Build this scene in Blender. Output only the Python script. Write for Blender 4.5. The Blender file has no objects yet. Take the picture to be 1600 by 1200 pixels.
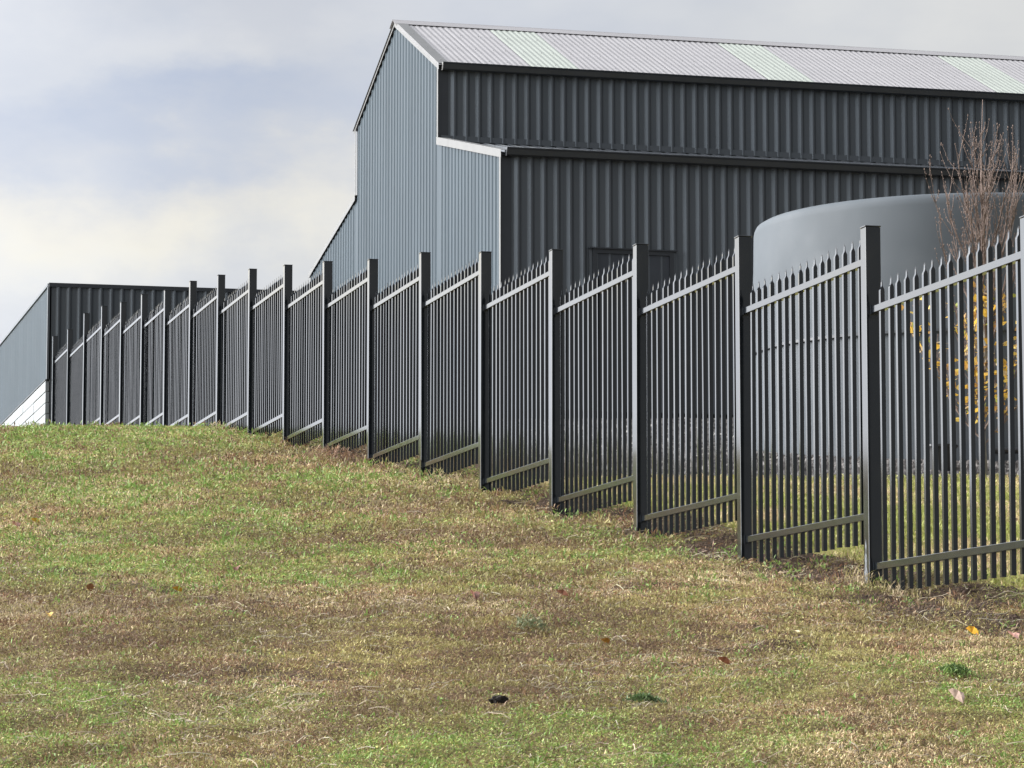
import bpy, bmesh, math, random
import numpy as np
from mathutils import Vector, Matrix

R = math.radians
sc = bpy.context.scene
COL = sc.collection
EYE = 1.6                                   # camera height above the grass it stands on

# ------------------------------------------------------------------ camera
cam_d = bpy.data.cameras.new('camera')
cam_d.sensor_width = 36.0
cam_d.lens = 122.6
cam_d.clip_start = 0.5
cam_d.clip_end = 600
cam = bpy.data.objects.new('camera', cam_d)
COL.objects.link(cam)
cam.location = (0, 0, EYE)
cam.rotation_euler = (R(90) + math.atan(600 / 5450), 0, 0)
sc.camera = cam

# ------------------------------------------------------------------ sky
SUN_DIR = Vector((-0.913, 0.15, 0.39)).normalized()
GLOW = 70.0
sun_el = math.asin(SUN_DIR.z)
sun_az = math.atan2(SUN_DIR.x, SUN_DIR.y)

world = bpy.data.worlds.new('World')
sc.world = world
world.use_nodes = True
nt = world.node_tree
nt.nodes.clear()
def wn(t, **k):
    n = nt.nodes.new(t)
    for a, b in k.items(): setattr(n, a, b)
    return n
def wl(a, b): nt.links.new(a, b)
out = wn('ShaderNodeOutputWorld'); bg = wn('ShaderNodeBackground')
sky = wn('ShaderNodeTexSky', sky_type='NISHITA', sun_disc=False)
sky.sun_elevation = sun_el; sky.sun_rotation = sun_az
sky.air_density = 1.0; sky.dust_density = 1.5
tc = wn('ShaderNodeTexCoord')
sep = wn('ShaderNodeSeparateXYZ'); wl(tc.outputs['Generated'], sep.inputs[0])
def noise(scale, loc, detail=5, rough=.55, vs=(1, 1, 3)):
    mp = wn('ShaderNodeMapping'); mp.inputs['Scale'].default_value = vs; mp.inputs['Location'].default_value = loc
    wl(tc.outputs['Generated'], mp.inputs['Vector'])
    n = wn('ShaderNodeTexNoise'); n.inputs['Scale'].default_value = scale
    n.inputs['Detail'].default_value = detail; n.inputs['Roughness'].default_value = rough
    wl(mp.outputs[0], n.inputs['Vector'])
    return n.outputs['Fac']
def math_(op, a, b):
    m = wn('ShaderNodeMath', operation=op)
    for i, v in enumerate((a, b)):
        if isinstance(v, (int, float)): m.inputs[i].default_value = v
        else: wl(v, m.inputs[i])
    return m.outputs[0]
n1 = noise(6.0, (3.1, .7, 2.2), 4, .5, (1, 1, 1.6))
n2 = noise(17.0, (1.3, 5.1, .4), 6, .55, (1, 1, 1.9))
warp = math_('ADD', math_('MULTIPLY', math_('SUBTRACT', n1, .5), .075), math_('MULTIPLY', math_('SUBTRACT', n2, .5), .07))
hgt = math_('ADD', sep.outputs['Z'], warp)
fac = math_("DIVIDE", math_("ADD", hgt, .004), .36)
ramp = wn('ShaderNodeValToRGB'); cr = ramp.color_ramp; cr.interpolation = 'B_SPLINE'
def lin(c): return tuple(((x / 255) / 12.92 if x / 255 <= .04045 else ((x / 255 + .055) / 1.055) ** 2.4) for x in c)
stops = [(.00, (222, 225, 232)), (.28, (222, 225, 232)), (.34, (216, 220, 229)), (.385, (230, 231, 234)), (.430, (255, 247, 224)),
         (.460, (240, 233, 218)), (.490, (183, 193, 214)), (.530, (178, 189, 212)), (.560, (222, 223, 225)), (.60, (218, 220, 226)),
         (.66, (192, 199, 212)), (.85, (222, 223, 226)), (1.0, (210, 215, 225))]
while len(cr.elements) < len(stops): cr.elements.new(.5)
for e, (p, c) in zip(cr.elements, stops):
    e.position = p; e.color = (*lin(c), 1)
wl(fac, ramp.inputs[0])
# soft broken cloud over everything, so no band reads as a band
n3 = noise(9.0, (7.7, 2.9, 6.1), 6, .55, (1, 1, 2.4))
cm = wn('ShaderNodeMapRange'); cm.inputs['From Min'].default_value = .48; cm.inputs['From Max'].default_value = .70
cm.inputs['To Max'].default_value = .55
wl(n3, cm.inputs['Value'])
mixc = wn('ShaderNodeMix', data_type='RGBA'); wl(cm.outputs[0], mixc.inputs['Factor'])
wl(ramp.outputs[0], mixc.inputs['A']); mixc.inputs['B'].default_value = (*lin((232, 230, 228)), 1)
n6 = noise(13.0, (5.7, 3.3, 8.1), 7, .6, (1, 1, 1.7))
cm6 = wn('ShaderNodeMapRange'); cm6.inputs['From Min'].default_value = .45; cm6.inputs['From Max'].default_value = .61
cm6.inputs['To Max'].default_value = .6; wl(n6, cm6.inputs['Value'])
mix6 = wn('ShaderNodeMix', data_type='RGBA'); wl(cm6.outputs[0], mix6.inputs['Factor'])
wl(mixc.outputs['Result'], mix6.inputs['A']); mix6.inputs['B'].default_value = (*lin((202, 206, 216)), 1); mixc = mix6
# bands give way to plain broken cloud round the rest of the sky
n4 = noise(2.6, (7.4, .9, 5.8), 3, .5, (1, 1, .6))
n5 = noise(5.0, (1.7, 8.8, 5.2), 6, .55, (1, 1, 2.2))
r2 = wn('ShaderNodeValToRGB'); r2.color_ramp.elements[0].position = .34; r2.color_ramp.elements[1].position = .66
r2.color_ramp.elements[0].color = (*[v * 1.10 for v in lin((200, 207, 222))], 1); r2.color_ramp.elements[1].color = (*[v * 1.12 for v in lin((243, 243, 242))], 1); wl(n5, r2.inputs[0])
bm_ = wn('ShaderNodeMapRange'); bm_.inputs['From Min'].default_value = .42; bm_.inputs['From Max'].default_value = .60; wl(n4, bm_.inputs['Value'])
mixb = wn('ShaderNodeMix', data_type='RGBA'); wl(bm_.outputs[0], mixb.inputs['Factor']); wl(mixc.outputs['Result'], mixb.inputs['A']); wl(r2.outputs[0], mixb.inputs['B'])
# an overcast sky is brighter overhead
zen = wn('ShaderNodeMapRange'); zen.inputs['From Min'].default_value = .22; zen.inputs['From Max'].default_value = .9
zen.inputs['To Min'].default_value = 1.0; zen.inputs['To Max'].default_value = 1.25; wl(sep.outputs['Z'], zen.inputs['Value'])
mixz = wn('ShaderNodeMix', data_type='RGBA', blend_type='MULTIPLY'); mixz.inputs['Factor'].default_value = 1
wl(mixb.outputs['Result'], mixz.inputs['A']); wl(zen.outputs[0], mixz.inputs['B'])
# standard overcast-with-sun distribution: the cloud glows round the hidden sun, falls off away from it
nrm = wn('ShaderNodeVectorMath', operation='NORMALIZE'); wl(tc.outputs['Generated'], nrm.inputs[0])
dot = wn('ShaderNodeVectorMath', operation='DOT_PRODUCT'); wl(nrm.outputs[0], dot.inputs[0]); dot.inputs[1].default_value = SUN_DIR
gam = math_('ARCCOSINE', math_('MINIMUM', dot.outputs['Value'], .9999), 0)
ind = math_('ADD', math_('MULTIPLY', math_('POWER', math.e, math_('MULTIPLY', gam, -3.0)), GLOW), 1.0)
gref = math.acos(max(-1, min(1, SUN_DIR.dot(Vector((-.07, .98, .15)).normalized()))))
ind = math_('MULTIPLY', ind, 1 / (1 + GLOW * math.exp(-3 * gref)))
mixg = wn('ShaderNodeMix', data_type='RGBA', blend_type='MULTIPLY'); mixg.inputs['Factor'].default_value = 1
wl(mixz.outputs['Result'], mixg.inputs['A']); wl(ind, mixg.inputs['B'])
# thin veil of the clear sky behind the cloud
skym = wn('ShaderNodeMix', data_type='RGBA', blend_type='MULTIPLY'); skym.inputs['Factor'].default_value = 1
wl(sky.outputs[0], skym.inputs['A']); skym.inputs['B'].default_value = (.10, .10, .10, 1)
mixs = wn('ShaderNodeMix', data_type='RGBA'); mixs.inputs['Factor'].default_value = .12
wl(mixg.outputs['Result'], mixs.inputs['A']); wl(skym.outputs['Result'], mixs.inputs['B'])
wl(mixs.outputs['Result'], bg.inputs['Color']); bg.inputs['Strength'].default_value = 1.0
wl(bg.outputs[0], out.inputs[0])

sun_d = bpy.data.lights.new('sun', 'SUN'); sun_d.energy = 4.8; sun_d.angle = R(18); sun_d.color = (1, .95, .87)
sun = bpy.data.objects.new('sun', sun_d); COL.objects.link(sun)
sun.rotation_euler = SUN_DIR.to_track_quat('Z', 'Y').to_euler()

sc.view_settings.view_transform = 'Standard'; sc.view_settings.look = 'None'
sc.view_settings.exposure = 0.0; sc.view_settings.gamma = 1.0; sc.view_settings.use_curve_mapping = False

# ------------------------------------------------------------------ helpers
rng = np.random.default_rng(7); random.seed(7)
def tag(o, label=None, cat=None, group=None, kind=None):
    if label: o['label'] = label
    if cat: o['category'] = cat
    if group: o['group'] = group
    if kind: o['kind'] = kind
    return o
def empty(name, loc, rz=0):
    o = bpy.data.objects.new(name, None); COL.objects.link(o); o.location = loc; o.rotation_euler = (0, 0, rz)
    o.empty_display_size = .2
    return o
def link(name, me, parent=None, loc=None, rot=None):
    o = bpy.data.objects.new(name, me); COL.objects.link(o)
    if parent: o.parent = parent
    if loc is not None: o.location = loc
    if rot is not None: o.rotation_euler = rot
    return o
def mesh(name, verts, faces, mat, smooth=False):
    me = bpy.data.meshes.new(name); me.from_pydata([tuple(map(float, v)) for v in verts], [], faces); me.materials.append(mat)
    if smooth: me.polygons.foreach_set('use_smooth', [True] * len(me.polygons))
    me.update()
    return me
class MB:
    def __init__(s): s.v = []; s.f = []
    def add(s, vs, fs):
        o = len(s.v); s.v += [tuple(v) for v in vs]; s.f += [tuple(i + o for i in f) for f in fs]
    def box(s, x0, x1, y0, y1, z0, z1):
        s.add([(x0, y0, z0), (x1, y0, z0), (x1, y1, z0), (x0, y1, z0), (x0, y0, z1), (x1, y0, z1), (x1, y1, z1), (x0, y1, z1)],
              [(0, 3, 2, 1), (4, 5, 6, 7), (0, 1, 5, 4), (1, 2, 6, 5), (2, 3, 7, 6), (3, 0, 4, 7)])
    def tube(s, pts, rad, n=5, cap=True):
        pts = [Vector(p) for p in pts]; o = len(s.v); up = Vector((.31, .2, .93))
        for i, p in enumerate(pts):
            d = (pts[min(i + 1, len(pts) - 1)] - pts[max(i - 1, 0)]).normalized()
            a = d.cross(up if abs(d.dot(up)) < .95 else Vector((1, 0, 0))).normalized(); b = d.cross(a)
            for k in range(n):
                t = 2 * math.pi * k / n; s.v.append(tuple(p + (a * math.cos(t) + b * math.sin(t)) * rad[i]))
        for i in range(len(pts) - 1):
            for k in range(n):
                k2 = (k + 1) % n
                s.f.append((o + i * n + k, o + i * n + k2, o + (i + 1) * n + k2, o + (i + 1) * n + k))
        if cap:
            s.f.append(tuple(o + k for k in range(n))[::-1]); s.f.append(tuple(o + (len(pts) - 1) * n + k for k in range(n)))
    def octa(s, p, r, rz=1.6):
        x, y, z = p
        s.add([(x + r, y, z), (x, y + r, z), (x - r, y, z), (x, y - r, z), (x, y, z + r * rz), (x, y, z - r * rz)],
              [(0, 1, 4), (1, 2, 4), (2, 3, 4), (3, 0, 4), (1, 0, 5), (2, 1, 5), (3, 2, 5), (0, 3, 5)])
    def prism(s, prof, x0, x1, axis='x', cap=True):      # prof: list of (y, z); swept along x
        n = len(prof)
        s.add([(x0, y, z) for y, z in prof] + [(x1, y, z) for y, z in prof],
              [(i, (i + 1) % n, n + (i + 1) % n, n + i) for i in range(n)] + ([tuple(range(n))[::-1], tuple(range(n, 2 * n))] if cap else []))
    def me(s, name, mat, smooth=False): return mesh(name, s.v, s.f, mat, smooth)
    def build(s, name, mat, parent=None, smooth=False, bevel=0, **k):
        o = link(name, s.me(name, mat, smooth), parent, **k)
        if bevel: bev(o.data, bevel)
        return o
def bev(me, w, seg=2):
    bm = bmesh.new(); bm.from_mesh(me)
    bmesh.ops.recalc_face_normals(bm, faces=bm.faces)
    bmesh.ops.bevel(bm, geom=[e for e in bm.edges], offset=w, segments=seg, profile=.5, affect='EDGES', clamp_overlap=True)
    bm.to_mesh(me); bm.free()

# ------------------------------------------------------------------ materials
def mat(name, col, rough=.5, spec=.5, metal=0, var=.0, vscale=3.0, bump=0, bscale=30, rvar=0, coat=0, vstretch=(1, 1, 1), dirt=None, attr=None, stint=None):
    m = bpy.data.materials.new(name); m.use_nodes = True
    t = m.node_tree; b = t.nodes['Principled BSDF']
    b.inputs['Base Color'].default_value = (*col, 1); b.inputs['Roughness'].default_value = rough
    b.inputs['Specular IOR Level'].default_value = spec; b.inputs['Metallic'].default_value = metal
    b.inputs['Coat Weight'].default_value = coat; b.inputs['Coat Roughness'].default_value = .09
    c = t.nodes.new('ShaderNodeTexCoord'); mp = t.nodes.new('ShaderNodeMapping'); mp.inputs['Scale'].default_value = vstretch
    t.links.new(c.outputs['Object'], mp.inputs[0])
    def nz(s, d=4):
        n = t.nodes.new('ShaderNodeTexNoise'); n.inputs['Scale'].default_value = s; n.inputs['Detail'].default_value = d
        t.links.new(mp.outputs[0], n.inputs['Vector']); return n.outputs['Fac']
    src = None
    if attr:
        a = t.nodes.new('ShaderNodeAttribute'); a.attribute_name = attr; src = a.outputs['Color']
    if var:
        f = nz(vscale, 6)
        mr = t.nodes.new('ShaderNodeMapRange'); mr.inputs['From Min'].default_value = .3; mr.inputs['From Max'].default_value = .7
        mr.inputs['To Min'].default_value = 1 - var; mr.inputs['To Max'].default_value = 1 + var; t.links.new(f, mr.inputs['Value'])
        mx = t.nodes.new('ShaderNodeMix'); mx.data_type = 'RGBA'; mx.blend_type = 'MULTIPLY'; mx.inputs['Factor'].default_value = 1
        if src: t.links.new(src, mx.inputs['A'])
        else: mx.inputs['A'].default_value = (*col, 1)
        t.links.new(mr.outputs[0], mx.inputs['B']); src = mx.outputs['Result']
    if dirt:
        f = nz(dirt[1], 8)
        mr = t.nodes.new('ShaderNodeMapRange'); mr.inputs['From Min'].default_value = .56; mr.inputs['From Max'].default_value = .75
        mr.inputs['To Max'].default_value = dirt[2]; t.links.new(f, mr.inputs['Value'])
        mx = t.nodes.new('ShaderNodeMix'); mx.data_type = 'RGBA'
        t.links.new(mr.outputs[0], mx.inputs['Factor'])
        if src: t.links.new(src, mx.inputs['A'])
        else: mx.inputs['A'].default_value = (*col, 1)
        mx.inputs['B'].default_value = (*dirt[0], 1); src = mx.outputs['Result']
    if src: t.links.new(src, b.inputs['Base Color'])
    if rvar:
        f = nz(vscale * 2.3, 5); mr = t.nodes.new('ShaderNodeMapRange'); mr.inputs['From Min'].default_value = .3; mr.inputs['From Max'].default_value = .7
        mr.inputs['To Min'].default_value = rough - rvar; mr.inputs['To Max'].default_value = rough + rvar
        t.links.new(f, mr.inputs['Value']); t.links.new(mr.outputs[0], b.inputs['Roughness'])
    if bump:
        bp = t.nodes.new('ShaderNodeBump'); bp.inputs['Strength'].default_value = bump; bp.inputs['Distance'].default_value = .02
        t.links.new(nz(bscale, 4), bp.inputs['Height']); t.links.new(bp.outputs[0], b.inputs['Normal'])
    if stint:
        b.inputs['Specular Tint'].default_value = (*stint, 1); b.inputs['Coat Tint'].default_value = (*stint, 1)
    return m

M_fence = mat('fence_paint', (.007, .009, .011), .15, .38, var=.12, vscale=5, rvar=.04, coat=.75, dirt=((.07, .068, .06), 3.0, .12))
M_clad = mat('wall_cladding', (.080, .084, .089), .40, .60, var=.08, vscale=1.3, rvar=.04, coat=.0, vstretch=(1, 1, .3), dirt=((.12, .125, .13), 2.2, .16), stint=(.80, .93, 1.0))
M_clad_sky = mat('sky_tinted_cladding', (.049, .064, .075), .42, .11, var=.08, vscale=1.3, vstretch=(1, 1, .3), coat=.0, stint=(.80, .93, 1.0))  # same steel as the long walls; blue of the reflected sky painted in
M_trim = mat('dark_trim', (.030, .033, .037), .34, .5, var=.1, vscale=2, rvar=.05)
M_door = mat('door_paint', (.036, .041, .049), .42, .5, var=.12, vscale=2.5, bump=.03, bscale=4)
M_flash = mat('pale_flashing', (.155, .155, .15), .5, .25, var=.06, vscale=3, dirt=((.12, .118, .112), 4, .5))
M_roof = mat('zinc_roof', (.315, .302, .300), .5, .5, var=.05, vscale=1.1, rvar=.05, vstretch=(.6, 3, 1), dirt=((.265, .257, .253), 1.6, .4))
M_sky = mat('fibreglass', (.352, .376, .328), .5, .5, var=.05, vscale=2, dirt=((.28, .29, .262), 2.5, .4))
M_screw = mat('screw_steel', (.10, .10, .10), .5)
M_tank = mat('tank_poly', (.078, .089, .098), .68, .25, var=.07, vscale=1.1, rvar=.06, bump=.05, bscale=2.0, dirt=((.105, .116, .124), 1.7, .6))
M_band = mat('tank_band', (.05, .056, .062), .45)
M_sleeper = mat('pale_concrete', (.25, .265, .27), .8, .3, var=.06, vscale=3, bump=.1, bscale=25)
M_bark = mat('pear_bark', (.165, .122, .102), .85, .3, var=.3, vscale=14, bump=.3, bscale=50)
M_trunk = mat('grey_bark', (.30, .29, .27), .85, .3, var=.3, vscale=12, bump=.4, bscale=40, vstretch=(1, 1, .4))
M_black = mat('black_plastic', (.012, .013, .015), .45)
M_inside = mat('shed_lining', (.04, .045, .05), .6)
M_soil = mat('ground_soil', (.1, .08, .06), .95, .15, var=.60, vscale=55, bump=1.0, bscale=70, attr='tint')
M_plant = mat('plant_tint', (.1, .1, .1), .6, .35, attr='tint', var=.12, vscale=40)
def thin_leaf(m, amt):
    t = m.node_tree; p = t.nodes['Principled BSDF']; o = [n for n in t.nodes if n.type == 'OUTPUT_MATERIAL'][0]
    tr = t.nodes.new('ShaderNodeBsdfTranslucent'); mx = t.nodes.new('ShaderNodeMixShader'); mx.inputs[0].default_value = amt
    if p.inputs['Base Color'].is_linked: t.links.new(p.inputs['Base Color'].links[0].from_socket, tr.inputs['Color'])
    else: tr.inputs['Color'].default_value = p.inputs['Base Color'].default_value
    t.links.new(p.outputs[0], mx.inputs[1]); t.links.new(tr.outputs[0], mx.inputs[2]); t.links.new(mx.outputs[0], o.inputs['Surface'])
thin_leaf(M_plant, .26)
M_chip = mat('chip_tint', (.1, .1, .1), .85, .3, attr='tint')
M_clod = mat('dark_soil', (.022, .018, .015), .95, .2, var=.4, vscale=30, bump=.8, bscale=60)

# ------------------------------------------------------------------ terrain
HZ = np.array([-40, 0, 12, 17.27, 19.6, 21.94, 24.27, 26.6, 28.93, 31.27, 33.6, 35.93, 38.26, 40.6, 42.93, 45.26, 47.6, 50, 54.6, 61.6, 75, 140.])
HH = np.array([-6.2, -1.6, -.02, .73, 1.03, 1.33, 1.66, 1.97, 2.29, 2.62, 2.92, 3.24, 3.55, 3.86, 4.165, 4.365, 4.54, 4.75, 5.22, 5.62, 6.0, 7.0]) + EYE
FA = R(13.6)                                              # heading of the fence, left of straight ahead
FD = np.array([-math.sin(FA), math.cos(FA)]); FN = np.array([-math.cos(FA), -math.sin(FA)])
F0 = np.array([2.5428, 17.2705]) - .045 * FD - .045 * FN   # centre of the nearest post
def side(x, y): return (x - F0[0]) * FN[0] + (y - F0[1]) * FN[1]    # >0 on our side of the fence
def vnoise(x, y, s, seed):
    r = np.random.default_rng(seed).random((256, 256)); x = np.asarray(x) / s + 100.3; y = np.asarray(y) / s + 100.7
    xi = np.floor(x).astype(int); yi = np.floor(y).astype(int); fx = x - xi; fy = y - yi
    fx = fx * fx * (3 - 2 * fx); fy = fy * fy * (3 - 2 * fy)
    g = lambda a, b: r[a % 256, b % 256]
    return (g(xi, yi) * (1 - fx) + g(xi + 1, yi) * fx) * (1 - fy) + (g(xi, yi + 1) * (1 - fx) + g(xi + 1, yi + 1) * fx) * fy
def fbm(x, y, s, seed, o=4):
    t = 0; a = 1; n = 0
    for i in range(o): t = t + a * vnoise(x, y, s / 2 ** i, seed + i); n += a; a *= .55
    return t / n
def smooth(a, b, x): t = np.clip((x - a) / (b - a), 0, 1); return t * t * (3 - 2 * t)
_hs = np.arange(-40, 140, .25); _hv = np.interp(_hs, HZ, HH)
_k = np.hanning(17); _k /= _k.sum(); _hv = np.convolve(np.pad(_hv, 8, mode='edge'), _k, 'valid')
PADZ = 5.0 + EYE
def height(x, y, rough=True):
    x = np.asarray(x, float); y = np.asarray(y, float)
    h = np.interp(y, _hs, _hv)
    inn = smooth(.2, 2.5, -side(x, y))                    # the yard side of the fence
    bank = h + .12 * smooth(30.2, 33, y) * inn
    pad = np.minimum(bank, PADZ - .02)
    h = h * (1 - inn) + np.where(y > 40, pad, bank) * inn
    if rough:
        near = smooth(60, 40, y) * smooth(0, 8, y)
        o = 1 - inn
        h = h + near * (.07 * (fbm(x, y, 2.4, 11) - .5) + (.055 * o + .015) * (fbm(x, y, .5, 21, 3) - .5) + .045 * o * (np.maximum(vnoise(x, y * .8, .17, 27), .35) - .5))
    h = h + (.075 * np.exp(-((side(x, y) + .38) / .22) ** 2) * (.4 + .9 * vnoise(x, y, .7, 29)) - .0) * smooth(44, 40, y)
    h = h - .045 * np.exp(-(side(x, y) / 1.2) ** 2) * smooth(45, 38, y)
    return h

G_green, G_yel, G_olive, G_brown, G_tan, G_dark, G_red = [np.array(c) for c in (
    (.265, .40, .095), (.43, .415, .14), (.35, .30, .12), (.26, .165, .092), (.56, .44, .26), (.10, .068, .045), (.27, .14, .075))]
def green_amount(x, y):
    yw = y + 2.6 * (fbm(x, y, 2.2, 45) - .5) + .5 * x
    base = .85 * smooth(15.0, 12.9, yw) + .40 * smooth(18, 24, y) * smooth(37, 31, y) + .62 * smooth(34, 39, y) + .17
    base = base + .15 * smooth(-.5, -3.5, x) * smooth(16, 19, y) + .3 * np.exp(-(((x - 1.7) / .9) ** 2 + ((y - 14.6) / 1.6) ** 2))
    v = (fbm(x, y * .55, 1.5, 41) - .5) * 2.6 + (fbm(x, y * .7, .40, 51) - .5) * 2.0
    return np.clip(base * .85 + v * .75, 0, 1)
def dark_amount(x, y):
    v = smooth(.60, .78, fbm(x + 9, y * .5, .8, 61)) * .55
    v = v + .7 * np.exp(-((y - (19.2 - 2.1 * (x + 2.0))) / 1.1) ** 2) * smooth(-.6, -1.5, x) * smooth(-4.5, -3.2, x) * smooth(.35, .6, fbm(x, y, .7, 66))
    s = side(x, y); v = v + 1.1 * np.exp(-((s + .08) / .40) ** 2) * smooth(.30, .48, fbm(x, y, .8, 68)) * smooth(44, 36, y)
    return np.clip(v, 0, 1)
def soil_tint(x, y):
    g = green_amount(x, y)[:, None]; d = dark_amount(x, y)[:, None]
    c = (G_brown * .50) * (1 - g) + (G_olive * .42) * g
    c = c * (1 - d) + np.array((.05, .032, .02)) * d
    s = -side(x, y); inn = smooth(.45, .8, s)[:, None]
    lawn = np.array((.255, .225, .10)) * (.75 + .4 * fbm(x, y, .6, 71)[:, None])
    mul = np.array((.085, .078, .072)) * np.ones_like(c)
    edge = 30.6 + .3 * (fbm(x, y, 2, 73) - .5)
    b = smooth(-.1, .1, y - edge)[:, None]
    far = smooth(33.5, 36, y)[:, None]
    mul = mul * smooth(1.2, 2.0, s)[:, None] + np.array((.075, .05, .033)) * (1 - smooth(1.2, 2.0, s)[:, None])
    far = far * smooth(1.2, 2.2, s)[:, None]
    yard = lawn * (1 - b) + (mul * (1 - far) + np.array((.085, .08, .075)) * far) * b
    return c * (1 - inn) + yard * inn

def axis(parts):
    out = []
    for a, b, s in parts: out.append(np.arange(a, b, s))
    return np.unique(np.round(np.concatenate(out + [[parts[-1][1]]]), 4))
gx = axis([(-70, -24, 8), (-24, -9, 1.5), (-9, 5, .085), (5, 12, .5), (12, 30, 3), (30, 70, 8)])
gy = axis([(-30, 0, 6), (0, 10, 1), (10, 46, .085), (46, 66, .6), (66, 140, 6)])
X, Y = np.meshgrid(gx, gy); xs, ys = X.ravel(), Y.ravel()
zs = height(xs, ys)
nx, ny = len(gx), len(gy)
i = np.arange((nx) * (ny)).reshape(ny, nx)
q = np.stack([i[:-1, :-1], i[:-1, 1:], i[1:, 1:], i[1:, :-1]], -1).reshape(-1, 4)
def np_mesh(name, V, Q, m, tint=None, smooth_=False):
    me = bpy.data.meshes.new(name); k = Q.shape[1]
    me.vertices.add(len(V)); me.vertices.foreach_set('co', np.ascontiguousarray(V, np.float32).ravel())
    me.loops.add(Q.size); me.loops.foreach_set('vertex_index', np.ascontiguousarray(Q, np.int32).ravel())
    me.polygons.add(len(Q)); me.polygons.foreach_set('loop_start', np.arange(0, Q.size, k, dtype=np.int32))
    me.polygons.foreach_set('loop_total', np.full(len(Q), k, np.int32))
    if smooth_: me.polygons.foreach_set('use_smooth', np.ones(len(Q), bool))
    me.materials.append(m)
    if tint is not None:
        a = me.attributes.new('tint', 'FLOAT_COLOR', 'POINT')
        a.data.foreach_set('color', np.concatenate([tint, np.ones((len(tint), 1))], 1).astype(np.float32).ravel())
    me.update(calc_edges=True); me.validate()
    return me
ground = link('ground', np_mesh('ground', np.stack([xs, ys, zs], 1), q, M_soil, soil_tint(xs, ys), True))
tag(ground, 'rough grassy slope rising to the fence and sheds', kind='structure')

# ------------------------------------------------------------------ ground cover
def leaves(px, py, lift, az, el, ln, wd, col):
    """diamond leaves: base, two flanks, tip -> one quad each"""
    n = len(px); pz = height(px, py) + lift
    d = np.stack([np.cos(az) * np.cos(el), np.sin(az) * np.cos(el), np.sin(el)], 1)
    roll = rng.uniform(-.95, .95, n); sx = np.stack([-np.sin(az), np.cos(az), np.zeros(n)], 1); up = np.cross(d, sx)
    sd = sx * np.cos(roll)[:, None] + up * np.sin(roll)[:, None]
    b = np.stack([px, py, pz], 1); mid = b + d * (ln * .5)[:, None] + np.array([0, 0, 1]) * (ln * .1)[:, None]
    V = np.stack([b, mid + sd * (wd * .5)[:, None], b + d * ln[:, None], mid - sd * (wd * .5)[:, None]], 1).reshape(-1, 3)
    return V, np.repeat(col, 4, 0)
def stuff(name, label, V, T, m=None):
    Q = np.arange(len(V)).reshape(-1, 4)
    o = link(name, np_mesh(name, V, Q, m or M_plant, T)); tag(o, label, kind='stuff'); return o
def scatter(n, y0, y1, power, margin=.9, keep=None):
    u = rng.random(n * 3)
    # density per square metre falls with distance; width grows with it
    yy = np.linspace(y0, y1, 400); w = (.30 * yy + 2 * margin) * yy ** -power; c = np.cumsum(w); c = (c - c[0]) / (c[-1] - c[0])
    y = np.interp(u, c, yy); x = (rng.random(len(y)) - .5) * (.30 * y + 2 * margin)
    k = side(x, y) > -.42 if keep is None else keep(x, y)
    return x[k][:n], y[k][:n]

def tuft(n_t, per, spread, y0, y1, power, keep=None):
    cx, cy = scatter(n_t, y0, y1, power, keep=keep)
    s = np.repeat(np.clip(cy / 18, .8, 1.8), per)
    x = np.repeat(cx, per) + rng.normal(0, spread, len(cx) * per) * s; y = np.repeat(cy, per) + rng.normal(0, spread, len(cx) * per) * s
    return x, y, s, np.repeat(rng.random(len(cx)), per)

# low green clover-like weed and turf
x, y, s, r = tuft(120000, 8, .024, 10.2, 45.5, 1.40)
g = green_amount(x, y); d = dark_amount(x, y)
k = (rng.random(len(x)) < .25 + .75 * g) & (rng.random(len(x)) > d * .96)
x, y, s, r, g = x[k], y[k], s[k], r[k], g[k]; n = len(x)
c = G_green * (g[:, None] * .9) + G_olive * (1 - g[:, None] * .9)
t = rng.random(n)[:, None]; c = np.where(t < .34, G_yel, c); c = np.where((t > .93) & (r[:, None] > .5), G_tan, c)
c = c * (.66 + .58 * r[:, None]) * rng.uniform(.8, 1.18, (n, 1)) * rng.uniform(.92, 1.08, (n, 3))
V, T = leaves(x, y, rng.uniform(0, .024, n) * s, rng.uniform(0, 2 * np.pi, n), rng.uniform(-.1, .85, n), rng.uniform(.009, .023, n) * s, rng.uniform(.0038, .0088, n) * s, c)
stuff('green_weeds', 'low green weeds and turf covering the slope', V, T)

# dry brown weed and seed heads
x, y, s, r = tuft(110000, 7, .028, 10.2, 45.5, 1.40)
g = green_amount(x, y); d = dark_amount(x, y)
k = (rng.random(len(x)) < 1.0 - .68 * g) & (rng.random(len(x)) > d * .5 - .0) & (rng.random(len(x)) > .8 * (np.abs(side(x, y) + .08) < .4) * d)
x, y, s, r = x[k], y[k], s[k], r[k]; n = len(x)
t = (.5 + 1.35 * (fbm(x, y * .6, .8, 81) - .5) + rng.normal(0, .10, n))[:, None]
c = np.where(t < .40, G_olive * 1.05, np.where(t < .50, G_brown, np.where(t < .60, G_brown * .5 + G_tan * .5, np.where(t < .68, G_red, G_tan))))
c = c * (.60 + .62 * r[:, None]) * rng.uniform(.75, 1.2, (n, 1)) * (.70 + .75 * smooth(.30, .70, fbm(x + 31, y * .55, .9, 87)))[:, None]
V, T = leaves(x, y, rng.uniform(0, .02, n) * s, rng.uniform(0, 2 * np.pi, n), rng.uniform(-.1, 1.3, n), rng.uniform(.010, .030, n) * s, rng.uniform(.0024, .0062, n) * s, c)
stuff('dry_weeds', 'dry brown weeds among the green', V, T)

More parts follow.
